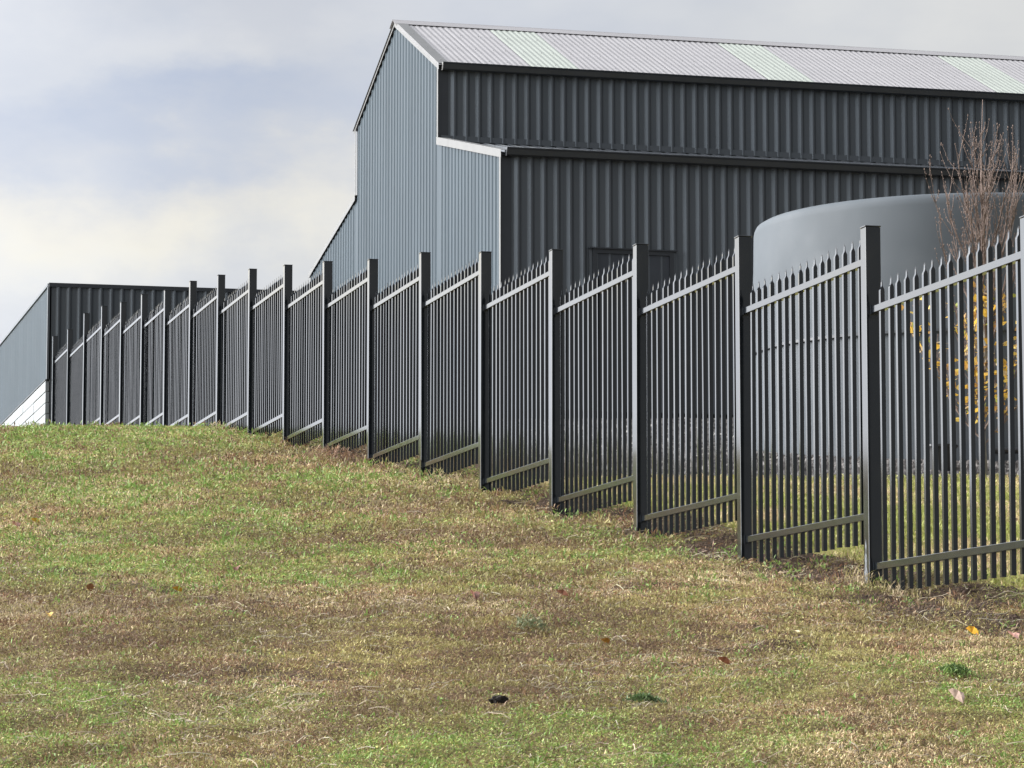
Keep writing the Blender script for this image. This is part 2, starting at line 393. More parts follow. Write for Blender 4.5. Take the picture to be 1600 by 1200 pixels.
# cut straw and dead stems lying about
x, y = scatter(9000, 10.2, 40, 1.6); kk = rng.random(len(x)) < .22 + 1.2 * smooth(.55, .75, fbm(x, y * .6, .7, 91)); x, y = x[kk], y[kk]
n = len(x); az = rng.uniform(0, 2 * np.pi, n); az = np.where(rng.random(n) < .4, rng.normal(0, .5, n), az)
VV, TT = [], []
L = rng.uniform(.04, .20, n) * np.clip(y / 20, .8, 1.3); bend = rng.normal(0, .22, n)
col = np.array((.44, .37, .26)) * rng.uniform(.5, 1.1, (n, 1)) * rng.uniform(.94, 1.06, (n, 3))
px, py = x.copy(), y.copy(); pz = height(px, py) + rng.uniform(.008, .03, n)
for sgm in range(4):
    a2 = az + bend * (sgm - 1.5) * .5; qx = px + np.cos(a2) * L / 4; qy = py + np.sin(a2) * L / 4
    qz = height(qx, qy) + rng.uniform(.008, .035, n)
    w = .0016 * np.clip(y / 16, 1, 1.8)
    A = np.stack([px, py, pz], 1); B = np.stack([qx, qy, qz], 1); sd = np.stack([-np.sin(a2) * w, np.cos(a2) * w, w * .8], 1)
    VV.append(np.stack([A - sd, B - sd, B + sd, A + sd], 1).reshape(-1, 3)); TT.append(np.repeat(col, 4, 0)); px, py, pz = qx, qy, qz
stuff('straw', 'pale dead stems lying on the grass', np.concatenate(VV), np.concatenate(TT))

# dark spent seed heads and stalks, and scruffy taller tufts
x, y, s, r = tuft(24000, 4, .03, 10.2, 44, 1.40); n = len(x)
k = rng.random(n) < .35 + .65 * (1 - green_amount(x, y)); x, y, s, r = x[k], y[k], s[k], r[k]; n = len(x)
c = np.array((.085, .055, .035)) * rng.uniform(.5, 1.8, (n, 1))
V, T = leaves(x, y, rng.uniform(.006, .03, n) * s, rng.uniform(0, 2 * np.pi, n), rng.uniform(.1, 1.4, n), rng.uniform(.010, .030, n) * s, rng.uniform(.0022, .0055, n) * s, c)
stuff('seed_heads', 'dark brown spent seed heads among the weeds', V, T)
x, y, s, r = tuft(3400, 16, .030, 10.2, 44, 1.45); n = len(x); g = green_amount(x, y)
c = np.where((r[:, None] < g[:, None] * .75 + .1), G_green * .75, np.where(r[:, None] < .75, G_olive * .8, G_brown)) * rng.uniform(.6, 1.25, (n, 1))
V, T = leaves(x, y, rng.uniform(.004, .045, n) * s, rng.uniform(0, 2 * np.pi, n), rng.uniform(.0, 1.3, n), rng.uniform(.018, .042, n) * s, rng.uniform(.004, .011, n) * s, c)
stuff('weed_tufts', 'scruffy taller weed tufts dotted over the slope', V, T)

# taller stalky weeds along the fence foot
VV, TT = [], []
n_c = 260
sa = rng.uniform(0, 46, n_c) ** 1.0; so = np.abs(rng.normal(.02, .10, n_c)) - .03
dens = fbm(sa, sa * 0, 1.6, 95) > .47; sa, so = sa[dens], so[dens]
big = rng.uniform(.5, 1.25, len(sa)) * (1 + .5 * smooth(20, 32, sa))
per = 46
x = np.repeat(F0[0] + FD[0] * sa + FN[0] * so, per); y = np.repeat(F0[1] + FD[1] * sa + FN[1] * so, per); bb = np.repeat(big, per); n = len(x)
x = x + rng.normal(0, .05, n) * bb; y = y + rng.normal(0, .07, n) * bb
kind = np.repeat(rng.random(len(sa)), per)[:, None]
c = np.where(kind < .45, G_olive * 1.1, np.where(kind < .75, G_tan * .8, G_red * .8)) * rng.uniform(.65, 1.3, (n, 1))
V, T = leaves(x, y, rng.uniform(0, .12, n) ** 1.2 * bb, rng.uniform(0, 2 * np.pi, n), rng.uniform(.1, 1.4, n), rng.uniform(.02, .07, n) * bb, rng.uniform(.003, .008, n) * np.clip(y / 20, 1, 2), c)
stuff('fence_weeds', 'taller dry weeds along the foot of the fence', V, T)

# clods of dark soil and mulch under the fence
def chips(px, py, size, col, lift=.0, up=.6):
    n = len(px); pz = height(px, py) + lift
    base = np.array([(-1, -.6, 0), (1, -.7, 0), (.9, .7, 0), (-.9, .6, 0), (-.5, -.2, up), (.5, -.3, up * .9), (.4, .3, up), (-.5, .3, up * 1.1)])
    P = base[None] * (size[:, None, None]) * rng.uniform(.6, 1.3, (n, 8, 3))
    a = rng.uniform(0, 2 * np.pi, n); ca, sa_ = np.cos(a)[:, None], np.sin(a)[:, None]
    xx = P[..., 0] * ca - P[..., 1] * sa_; yy = P[..., 0] * sa_ + P[..., 1] * ca
    V = np.stack([xx + px[:, None], yy + py[:, None], P[..., 2] + pz[:, None] - size[:, None] * .1], -1)
    q = np.array([(0, 1, 5, 4), (1, 2, 6, 5), (2, 3, 7, 6), (3, 0, 4, 7), (4, 5, 6, 7)])
    Q = (np.arange(n)[:, None, None] * 8 + q[None]).reshape(-1, 4)
    return V.reshape(-1, 3), Q, np.repeat(col, 8, 0)
def chip_stuff(name, label, px, py, size, col, **k):
    V, Q, T = chips(px, py, size, col, **k); o = link(name, np_mesh(name, V, Q, M_chip, T)); tag(o, label, kind='stuff')
n = 20000
sa = rng.uniform(-1.5, 34, n); so = rng.normal(-.12, .22, n)
x = F0[0] + FD[0] * sa + FN[0] * so; y = F0[1] + FD[1] * sa + FN[1] * so
k = rng.random(n) < smooth(.30, .46, fbm(x, y, .8, 68)); x, y = x[k], y[k]
chip_stuff('soil_crumbs', 'dark crumbly soil along the fence line', x, y, rng.uniform(.005, .017, len(x)), np.array((.055, .034, .023)) * rng.uniform(.4, 1.9, (len(x), 1)), up=.55)
x, y = scatter(18000, 10.4, 40, 1.5); k = rng.random(len(x)) < dark_amount(x, y) * .85 + .03; x, y = x[k], y[k]
chip_stuff('bare_soil', 'bare brown soil crumbs in the worn patches', x, y, rng.uniform(.004, .013, len(x)) * np.clip(y / 17, 1, 2), np.array((.075, .047, .028)) * rng.uniform(.45, 1.9, (len(x), 1)))

n = 420; sa = rng.uniform(-1.2, 30, n); so = np.abs(rng.normal(0, .45, n)) - .25
x = F0[0] + FD[0] * sa + FN[0] * so; y = F0[1] + FD[1] * sa + FN[1] * so
c = np.array([(.30, .17, .08), (.36, .24, .13), (.22, .11, .06), (.42, .31, .18)])[rng.integers(0, 4, n)] * rng.uniform(.7, 1.2, (n, 1))
V, T = leaves(x, y, rng.uniform(.015, .04, n), rng.uniform(0, 2 * np.pi, n), rng.uniform(-.2, .6, n), rng.uniform(.025, .05, n), rng.uniform(.014, .028, n), c)
stuff('leaf_drift', 'small brown dead leaves drifted along the fence', V, T)

# yard lawn behind the fence
yard = lambda x, y: (side(x, y) < -.55) & (y < 30.75) & (x < 7)
x, y, s, r = tuft(26000, 5, .03, 17.5, 30.8, .3, keep=yard); n = len(x)
t = (fbm(x, y * .6, 1.0, 101) + rng.normal(0, .12, n))[:, None]
c = np.where(t < .46, np.array((.35, .37, .10)), np.where(t < .58, np.array((.50, .45, .19)), np.array((.60, .46, .27)))) * (.7 + .6 * r[:, None]) * rng.uniform(.8, 1.2, (n, 1))
V, T = leaves(x, y, rng.uniform(0, .01, n), rng.uniform(0, 2 * np.pi, n), rng.uniform(.1, 1.3, n), rng.uniform(.02, .05, n), rng.uniform(.004, .010, n), c)
stuff('lawn_grass', 'short yellow green lawn behind the fence', V, T)
x, y = scatter(1500, 18, 30.6, .3, keep=yard)
chip_stuff('leaf_litter', 'brown leaf litter on the lawn', x, y, rng.uniform(.008, .022, len(x)), np.array((.16, .09, .06)) * rng.uniform(.5, 1.5, (len(x), 1)), up=.25, lift=.02)
# bark mulch bed and gravel bank behind the lawn
mul = lambda x, y: (side(x, y) < -1.6) & (y > 30.55) & (x < 8)
x, y = scatter(9000, 30.5, 35.5, .3, keep=mul)
chip_stuff('bark_mulch', 'grey brown bark mulch around tank and tree', x, y, rng.uniform(.010, .035, len(x)), np.array((.10, .092, .086)) * rng.uniform(.35, 2.0, (len(x), 1)), up=.8)
grv = lambda x, y: (side(x, y) < -2.0) & (y > 33.5) & (y < 47.6) & (x < 9)
x, y = scatter(13000, 33.5, 47.6, .5, keep=grv)
gc = np.where(rng.random((len(x), 1)) < .16, np.array((.18, .172, .16)), np.array((.065, .062, .058))) * rng.uniform(.4, 1.5, (len(x), 1))
chip_stuff('bank_gravel', 'mixed gravel on the bank below the shed', x, y, rng.uniform(.010, .030, len(x)), gc, up=.9)

# ------------------------------------------------------------------ big gabled shed
SA = R(15.5)
shed = empty('gabled_shed', (-.134, 48.06, PADZ), SA)
tag(shed, 'large dark metal barn shed with pale gable roof and lean-to sides', 'shed')
W, LEN = 12.6, 15.24
S1, S2, SR = 3.55, 9.05, 6.3
Z_LE, Z_J, Z_UE, Z_R = 3.53, 4.32, 5.50, 6.70
def gable_top(s):
    if s < S1: return Z_LE + (Z_J - Z_LE) * s / S1
    if s <= S2: return Z_UE + (Z_R - Z_UE) * (1 - abs(s - SR) / (SR - S1))
    return Z_LE + (Z_J - Z_LE) * (W - s) / (W - S2)
# lining that closes the building
prof = [(0.02, 0), (W - .02, 0), (W - .02, Z_LE - .03), (S2, Z_J - .06), (S2 - .02, Z_UE - .05), (SR, Z_R - .07), (S1 + .02, Z_UE - .05), (S1, Z_J - .06), (.02, Z_LE - .03)]
b = MB(); n = len(prof); b.add([(.02, s, z) for s, z in prof] + [(LEN - .02, s, z) for s, z in prof],
      [(i, (i + 1) % n, n + (i + 1) % n, n + i) for i in range(n)] + [(0, 1, 2, 8), (2, 3, 7, 8), (3, 4, 5, 6, 7), (9, 17, 11, 10), (11, 17, 16, 12), (12, 16, 15, 14, 13)])
b.build('wall', M_inside, shed)
PITCH, RIB = .1905, .041
def rib_profile(u0, u1, first, RIB=.041, f0=.055, f1=.012):
    """(u, depth) breakpoints of trapezoid-ribbed steel between u0 and u1"""
    pts = [(u0, 0)]; c = first
    while c + .05 < u1:
        if c - .06 > u0: pts += [(c - f0, 0), (c - f1, RIB), (c + f1, RIB), (c + f0, 0)]
        c += PITCH
    pts.append((u1, 0)); return pts
def wall_sheet(u0, u1, first, zb, zt, face, m, parent, name='wall_sheet', jig=0):
    """face(u, depth, z) -> xyz ; zt(u) top height"""
    pr = rib_profile(u0, u1, first); v = []; f = []
    for u, dd in pr: v += [face(u, dd + jig, zb), face(u, dd + jig, zt(u))]
    for i in range(len(pr) - 1): f.append((2 * i, 2 * i + 2, 2 * i + 3, 2 * i + 1))
    lap = len(v); 
    return link(name, mesh(name, v, f, m), parent)
def long_face(y0): return lambda u, dd, z: (u, y0 - dd, z)
for (y0, zb, zt) in ((0, -.05, Z_LE), (S1, Z_J - .12, Z_UE)):
    for k in range(20):
        u0 = .125 + .762 * k; u1 = min(u0 + .762, LEN); j = (.0025 if k % 2 else 0)
        wall_sheet(u0, u1, u0 + .0953, zb, lambda u, zt=zt: zt, long_face(y0), M_clad, shed, jig=j)
gable_face = lambda u, dd, z: (-dd, u, z)
cuts = [0.0]
k = 0
edges = sorted(set([0.0, S1, S2, W] + [.04 + .762 * i for i in range(1, 17)]))
for a0, a1 in zip(edges[:-1], edges[1:]):
    if a1 - a0 < .02: continue
    k += 1
    first = .14 + PITCH * math.ceil((a0 - .14 + .0505) / PITCH)
    mid = (a0 + a1) / 2
    top = (lambda u, a0=a0, a1=a1, mid=mid: gable_top(min(max(u, a0 + 1e-4), a1 - 1e-4)) - .012)
    pr = rib_profile(a0, a1, first, .015, .030, .012)
    if a0 < SR < a1: pr = sorted(pr + [(SR, .015 if any(abs(SR - p[0]) < .013 and p[1] > 0 for p in pr) else 0)])
    v = []; f = []
    for u, dd in pr: v += [gable_face(u, dd + (.002 if k % 2 else 0), -.05), gable_face(u, dd + (.002 if k % 2 else 0), top(u))]
    for i_ in range(len(pr) - 1): f.append((2 * i_ + 2, 2 * i_, 2 * i_ + 1, 2 * i_ + 3))
    link('wall_sheet', mesh('wall_sheet', v, f, M_clad_sky), shed)
# rear and far end walls, plain ribbed sheets seen only from elsewhere
b = MB(); b.box(0, LEN, W, W + .03, 0, Z_LE - .02); b.build('rear_wall', M_clad, shed)

# roof: corrugated sheets, right slope one by one, with fibreglass sheets between
def corr_sheet(x0, x1, sA, zA, sB, zB, m, name='roof_sheet', pitch=.0952, amp=.0058, lift=0):
    nseg = int(round((x1 - x0) / pitch)) * 4; v = []; f = []
    nv = Vector((0, -(zA - zB), abs(sA - sB))).normalized() if sB < sA else Vector((0, (zA - zB), abs(sA - sB))).normalized()
    for i in range(nseg + 1):
        x = x0 + (x1 - x0) * i / nseg; h = lift + amp * (1 + math.cos(2 * math.pi * i / 4 + math.pi))
        for (s_, z_) in ((sA, zA), (sB, zB)): v.append((x, s_ + nv.y * h, z_ + nv.z * h))
    for i in range(nseg): f.append((2 * i, 2 * i + 1, 2 * i + 3, 2 * i + 2))
    me = mesh(name, v, f, m, True)
    return link(name, me, shed)
slope = (Z_R - Z_UE) / (SR - S1)
eY = S1 - .10; eZ = Z_UE - .10 * slope
for k in range(20):
    x0 = -.06 + .762 * k + (.02 if k == 0 else 0)
    skyl = k in (2, 7, 12, 17)
    x0 = -.06 + .762 * k
    corr_sheet(x0, x0 + .762, SR, Z_R, eY, eZ, M_sky if skyl else M_roof, 'skylight_sheet' if skyl else 'roof_sheet', lift=.004 + (.004 if skyl else (.002 if k % 2 else 0)))
corr_sheet(-.06, -.06 + .762 * 20, SR, Z_R, S2 + .10, eZ, M_roof, 'roof_sheet', lift=.004)
# screws in rows on the right slope
b = MB()
nr = Vector((0, -(Z_R - eZ), (SR - eY))).normalized()
for row, t in enumerate((.30, .62, .90)):
    k = 0
    x = .05
    while x < LEN - .1:
        p = Vector((x, SR + (eY - SR) * t, Z_R + (eZ - Z_R) * t)) + nr * .030
        b.add([tuple(p + Vector((dx, dy, dz))) for dx, dy, dz in ((-.009, 0, 0), (.009, 0, 0), (0, .012, .004), (0, -.012, -.006), (0, -.004, .014))], [(0, 3, 4), (3, 1, 4), (1, 2, 4), (2, 0, 4)])
        x += (.286, .19, .286)[k % 3]; k += 1
tag(b.build('roof_screws', M_screw, shed), kind='stuff')
# ridge capping
rl = .030
b = MB()
cap = [(SR - .20, Z_R - .20 * slope + rl), (SR - .02, Z_R + rl + .004), (SR, Z_R + rl + .018), (SR + .02, Z_R + rl + .004), (SR + .20, Z_R - .20 * slope + rl)]
cap2 = [(s_, z_ - .003) for s_, z_ in cap][::-1]
b.prism(cap + cap2, -.075, LEN - .02)
b.build('ridge_cap', M_roof, shed)
# barge capping on the gable rakes (top flange + fascia)
def barge(sa, za, sb, zb, m, fasc=.10, flange=.16, off=.034, name='barge_capping', lift=.032):
    b = MB(); v = []
    for s_, z_ in ((sa, za), (sb, zb)):
        v += [(-off - .006, s_, z_ + lift), (flange - off, s_, z_ + lift), (flange - off, s_, z_ + lift - .003), (-off - .003, s_, z_ + lift - .003), (-off - .003, s_, z_ + lift - fasc), (-off - .006, s_, z_ + lift - fasc)]
    n = 6; b.add(v, [(i, (i + 1) % n, n + (i + 1) % n, n + i) for i in range(n)] + [(0, 1, 2, 3), (0, 3, 4, 5), (6, 9, 8, 7), (6, 11, 10, 9)])
    return b.build(name, m, shed)
barge(SR - .0, Z_R, eY + .02, eZ + .02 * slope, M_flash)
barge(SR + .0, Z_R, S2 + .10, eZ, M_flash, fasc=.075)
ls = (Z_J - Z_LE) / S1
barge(S1 + .06, Z_J + .045, -.06, Z_LE - .06 * ls + .03, M_flash, fasc=.115, flange=.12)
barge(S2 - .0, Z_J + .03, W + .06, Z_LE - .06 * ls + .02, M_flash, fasc=.085, flange=.12)
# lean-to roofs
for (sa, sb) in ((S1, -.08), (S2, W + .08)):
    v = []; f = []; x = -.02; pts = []
    while x < LEN: pts += [(x, 0), (x + .075, 0), (x + .09, .024), (x + .115, .024), (x + .13, 0)]; x += PITCH
    for px, h in pts: v += [(px, sa, Z_J + h - .01), (px, sb, Z_LE - .08 * ls + h - .01)]
    for i in range(len(pts) - 1): f.append((2 * i, 2 * i + 1, 2 * i + 3, 2 * i + 2))
    link('lean_to_roof', mesh('lean_to_roof', v, f, M_clad), shed)
b = MB(); b.prism([(S1 - .035, Z_J + .005), (S1 - .035, Z_J + .09), (S1 - .03, Z_J + .09), (S1 - .03, Z_J + .008), (S1 - .14, Z_J - .012), (S1 - .14, Z_J - .016)], .01, LEN)
b.build('apron_flashing', M_clad, shed)
# gutters
def gutter(y, ztop, x0, x1):
    b = MB(); o = [(y, ztop - .01), (y, ztop - .105), (y - .085, ztop - .115), (y - .105, ztop - .10), (y - .118, ztop - .03), (y - .130, ztop - .012), (y - .130, ztop), (y - .112, ztop), (y - .105, ztop - .02), (y - .095, ztop - .095), (y - .012, ztop - .09), (y - .008, ztop - .01)]
    b.prism(o, x0, x1); ob = b.build('gutter', M_trim, shed)
    e = MB(); e.prism([(y + .002, ztop - .005), (y + .002, ztop - .11), (y - .09, ztop - .12), (y - .11, ztop - .10), (y - .135, ztop + .003)], x0 - .006, x0 - .001); e.build('end_cap', M_flash if y > 1 else M_trim, ob)
gutter(S1 - .035, Z_UE + .005, .015, LEN)
gutter(-.035, Z_LE + .07, .03, LEN)
# corner flashings
for y0, zb, zt in ((0, -.05, Z_LE), (S1, Z_J + .06, Z_UE - .02)):
    b = MB(); b.box(-.036, -.031, y0 - .030, y0 + .045, zb, zt); b.build('corner_flashing', M_flash, shed)
    b = MB(); b.box(-.031, .128, y0 - .009, y0 - .005, zb, zt); b.build('corner_flashing', M_trim, shed)
b = MB(); b.box(-.036, -.031, S2 - .03, S2 + .03, Z_J + .05, Z_UE - .03); b.build('corner_flashing', M_flash, shed)
# door
d0, d1, dt = 1.30, 2.49, 2.23
door = MB(); door.box(d0 + .06, d1 - .06, -.040, -.004, 0, dt - .06); door = door.build('door', M_door, shed)
b = MB(); b.box(d0 - .0, d0 + .058, -.062, -.003, 0, dt); b.box(d1 - .058, d1, -.062, -.003, 0, dt); b.box(d0 + .058, d1 - .058, -.062, -.003, dt - .058, dt); b.build('frame', M_trim, door)
b = MB(); b.box(d0 - .05, d1 + .05, -.085, -.003, dt + .002, dt + .022); b.build('drip_flashing', M_trim, door)
b = MB(); b.box(d0 - .045, d0 - .003, -.034, -.003, 0, dt); b.box(d1 + .003, d1 + .06, -.034, -.003, 0, dt); b.build('side_flashing', M_clad, door)
b = MB(); b.box(d0 + .10, d0 + .13, -.085, -.042, 1.0, 1.14); b.build('handle', M_trim, door)

# ------------------------------------------------------------------ low shed at the far end of the fence
LA = R(13.7)
LZ = 5.55 + EYE
low = empty('low_shed', (-8.29, 62.0, LZ), LA)
tag(low, 'low flat-topped grey metal shed on white concrete base beyond the far end of the fence', 'shed')
TOPZ = 8.65 + EYE - LZ; SILL = 6.895 + EYE - LZ
b = MB(); b.box(.03, 7.6, .03, 15.2, -.2, TOPZ - .06); b.build('wall', M_inside, low)
for k in range(10):
    u0 = .03 + .762 * k; wall_sheet(u0, u0 + .762, u0 + .125, .05, lambda u: TOPZ - .03, long_face(0), M_clad, low, jig=.002 * (k % 2))
RIBS = RIB
for k in range(20):
    u0 = .02 + .762 * k
    pr = [(u0, 0)]
    for q_ in range(4):
        c = u0 + .095 + PITCH * q_; pr += [(c - .026, 0), (c - .012, .010), (c + .012, .010), (c + .026, 0)]
    pr.append((u0 + .762, 0)); v = []; f = []
    for u, dd in pr: v += [(-dd - .001 * (k % 2), u, SILL + .02), (-dd - .001 * (k % 2), u, TOPZ - .02)]
    for i_ in range(len(pr) - 1): f.append((2 * i_ + 2, 2 * i_, 2 * i_ + 1, 2 * i_ + 3))
    link('wall_sheet', mesh('wall_sheet', v, f, M_clad_sky), low)
b = MB(); b.box(-.02, 7.62, -.045, .06, TOPZ - .07, TOPZ); b.build('roof_trim', M_trim, low)
b = MB(); b.box(-.034, .02, .062, 15.3, TOPZ - .045, TOPZ - .002); b.build('roof_trim', M_clad, low)
b = MB(); b.add([(0, 0, TOPZ - .03), (7.6, 0, TOPZ - .03), (7.6, 15.2, TOPZ - .25), (0, 15.2, TOPZ - .25)], [(0, 1, 2, 3)]); b.build('roof', M_roof, low)
b = MB(); b.box(-.040, -.002, -.04, .06, SILL + .02, TOPZ - .072); b.build('corner_flashing', M_clad, low)
b = MB(); b.box(-.06, 0, .0, 15.2, SILL + .002, SILL + .018); b.build('sill_flashing', M_trim, low)
sl = MB(); sl.box(-.05, .02, .012, 1.988, 0, .184); sl_me = sl.me('concrete_sleeper', M_sleeper); bev(sl_me, .006)
for row in range(7):
    for c_ in range(7):
        link('concrete_sleeper', sl_me, low, loc=(rng.uniform(-.004, .002), .02 + 2.0 * c_, SILL - .198 * (row + 1)))

# ------------------------------------------------------------------ water tank
TX, TY = 4.48, 34.0
TZ = 2.82 + EYE
tank = empty('water_tank', (TX, TY, TZ - .05))
tag(tank, 'big round grey water tank with rounded shoulder standing on the mulch bed', 'water tank')
TR, TH = 2.12, 2.535
NS = 128
prof = [(TR + .02, 0), (TR + .015, .4), (TR + .01, 1.0), (TR, 1.6), (TR - .02, 2.1), (TR - .025, TH - .10), (TR - .032, TH - .055), (TR - .05, TH - .018), (TR - .085, TH + .002), (TR - .14, TH + .010), (TR - .5, TH + .03), (TR - 1.2, TH + .09), (.3, TH + .13), (.05, TH + .135)]
v = []; f = []
for r_, z_ in prof:
    for k in range(NS):
        a = 2 * math.pi * k / NS; v.append((r_ * math.cos(a), r_ * math.sin(a), z_))
for i_ in range(len(prof) - 1):
    for k in range(NS): f.append((i_ * NS + k, i_ * NS + (k + 1) % NS, (i_ + 1) * NS + (k + 1) % NS, (i_ + 1) * NS + k))
f.append(tuple((len(prof) - 1) * NS + k for k in range(NS)))
link('body', mesh('body', v, f, M_tank, True), tank)
def ring(r0, r1, z0, z1, name, m):
    v = []; f = []
    for r_, z_ in ((r0, z0), (r1, z0), (r1, z1), (r0, z1)):
        for k in range(NS): a = 2 * math.pi * k / NS; v.append((r_ * math.cos(a), r_ * math.sin(a), z_))
    for i_ in range(4):
        for k in range(NS): f.append((i_ * NS + k, i_ * NS + (k + 1) % NS, ((i_ + 1) % 4) * NS + (k + 1) % NS, ((i_ + 1) % 4) * NS + k))
    return link(name, mesh(name, v, f, m), tank)
ring(TR - .01, TR + .035, 1.235, 1.262, 'band', M_band)
b = MB(); b.tube([(0, 0, TH + .1), (0, 0, TH + .19)], [.25, .25], 20); b.build('lid', M_tank, tank)
# outlet pipe at the foot of the tank
pz = height(4.3, 31.5)
b = MB(); b.tube([(-.12, -TR - .25, .10), (-.05, -TR - .1, .11), (0, -TR + .05, .13)], [.028, .028, .028], 8); b.tube([(-.14, -TR - .26, .10), (.20, -TR - .28, .10)], [.03, .03], 8)
b.build('outlet_pipe', M_black, tank)

# black tub behind the tree
tz = float(height(3.86, 31.25))
tub = empty('plastic_tub', (3.86, 31.25, tz - .02)); tag(tub, 'small black plastic tub on the mulch behind the tree trunk', 'tub')
b = MB(); b.tube([(0, 0, 0), (0, 0, .20), (0, 0, .23)], [.115, .135, .14], 14); b.build('body', M_black, tub)
b = MB(); b.tube([(0, 0, .231), (0, 0, .25)], [.155, .15], 14); b.build('rim', M_black, tub)

# ------------------------------------------------------------------ steel picket fence
NP = 20
TOPS = np.array([2.74, 3.05, 3.35, 3.65, 3.96, 4.29, 4.63, 4.91, 5.23, 5.53, 5.82, 6.08, 6.33, 6.53, 6.79, 6.99, 7.24, 7.43, 7.46, 7.63]) + EYE
fz0 = float(TOPS[0] - 2.0)
fence = empty('picket_fence', (float(F0[0]), float(F0[1]), fz0), math.atan2(FD[1], FD[0]))
tag(fence, 'long black steel picket fence with spear tops stepping up the grassy slope', 'fence')
pb = MB(); pb.box(-.045, .045, -.045, .045, -2.30, -.005); post_me = pb.me('post', M_fence); bev(post_me, .004)
cb = MB(); cb.box(-.0475, .0475, -.0475, .0475, -.004, .003); cap_me = cb.me('post_cap', M_fence); bev(cap_me, .0015, 1)
bolt = MB(); bolt.tube([(0, 0, 0), (0, .010, 0)], [.010, .010], 6); bolt_me = bolt.me('bolt', M_fence)
tilt = [(random.gauss(0, .0018), random.gauss(0, .0018)) for _ in range(NP)]
STEP = 2.4
for n_ in range(-1, NP):
    z = float(TOPS[n_] - fz0) if n_ >= 0 else float(TOPS[0] - fz0) - .32
    p = link('post', post_me, fence, loc=(STEP * n_, 0, z), rot=(tilt[n_][0], tilt[n_][1], random.gauss(0, .012)))
    link('post_cap', cap_me, p)
    if n_ == 1:
        sc_me = mesh('scuff_mark', [(a, .0458, c_) for a, c_ in ((.006, -1.77), (.016, -1.80), (.013, -1.84), (.028, -1.87), (.022, -1.91), (.036, -1.95), (.030, -2.02), (-.012, -2.02), (-.02, -1.965), (-.004, -1.93), (-.014, -1.89), (.000, -1.85), (-.004, -1.81))], [tuple(range(13))], mat('worn_paint', (.10, .105, .108), .8, .2, var=.6, vscale=40))
        link('scuff_mark', sc_me, p)
# picket: 25 mm square tube, pinched at the top into a forked spear
def picket_mesh():
    w = .0125; L = 1.765
    loops = [(0, w, w), (L - .074, w, w), (L - .066, w * 1.02, w * .90), (L - .057, w * 1.06, w * .52), (L - .049, w * .95, w * .24), (L - .038, w * .86, w * .17), (L - .026, w * .80, w * .15)]
    v = []; f = []
    for z, hx, hy in loops: v += [(-hx, -hy, z), (hx, -hy, z), (hx, hy, z), (-hx, hy, z)]
    for i_ in range(len(loops) - 1):
        for k in range(4): f.append((4 * i_ + k, 4 * i_ + (k + 1) % 4, 4 * i_ + 4 + (k + 1) % 4, 4 * i_ + 4 + k))
    f.append((3, 2, 1, 0)); o = 4 * (len(loops) - 1)
    # three prongs
    zt = L - .026; hx, hy = w * .80, w * .13
    for a, b_, tip, zz in ((-hx, -hx * .33, -hx * 1.15, L - .010), (-hx * .33, hx * .33, 0, L), (hx * .33, hx, hx * 1.15, L - .010)):
        q0 = len(v); v += [(a, -hy, zt), (b_, -hy, zt), (b_, hy, zt), (a, hy, zt), (tip, 0, zz)]
        f += [(q0, q0 + 1, q0 + 4), (q0 + 1, q0 + 2, q0 + 4), (q0 + 2, q0 + 3, q0 + 4), (q0 + 3, q0, q0 + 4)]
    return v, f
pv, pf = picket_mesh(); picket_me = mesh('picket', pv, pf, M_fence)
rail_len = STEP - .09 - .024
rb = MB(); rb.box(0, rail_len, -.020, .020, -.020, .020); rail_me = rb.me('rail', M_fence); bev(rail_me, .0025)
kb = MB(); kb.box(-.012, .016, -.0255, -.0215, -.026, .026); kb.box(-.012, .016, .0215, .0255, -.026, .026); kb.box(-.012, .016, -.0215, .0215, -.026, -.022); kb.box(-.012, -.008, -.04, .04, -.045, .045)
brk_me = kb.me('bracket', M_fence)
PITCH_P = .136
far_v, far_f = [], []
for n_ in range(0, NP):
    x0 = STEP * (n_ - 1) + .045 + .012; zt = float(TOPS[n_] - fz0) - .49; zb = zt - 1.45
    for zz in (zt, zb):
        r_ = link('rail', rail_me, fence, loc=(x0, 0, zz), rot=(0, -.0045 + random.gauss(0, .0008), 0))
        link('bracket', brk_me, r_, loc=(0, 0, 0)); k2 = link('bracket', brk_me, r_, loc=(rail_len, 0, 0)); k2.scale = (-1, 1, 1)
    zbot = zb - .150
    for j in range(16):
        xp = STEP * (n_ - .5) + (j - 7.5) * PITCH_P; zj = zbot + .0045 * (xp - x0) + random.gauss(0, .002)
        if n_ < NP - 2:
            link('picket', picket_me, fence, loc=(xp, 0, zj), rot=(random.gauss(0, .0012), random.gauss(0, .0010), random.gauss(0, .03)))
        else:
            o = len(far_v); far_v += [(a + xp, b_, c_ + zj) for a, b_, c_ in pv]; far_f += [tuple(i_ + o for i_ in q_) for q_ in pf]
tag(link('picket', mesh('picket', far_v, far_f, M_fence), fence), kind='stuff')

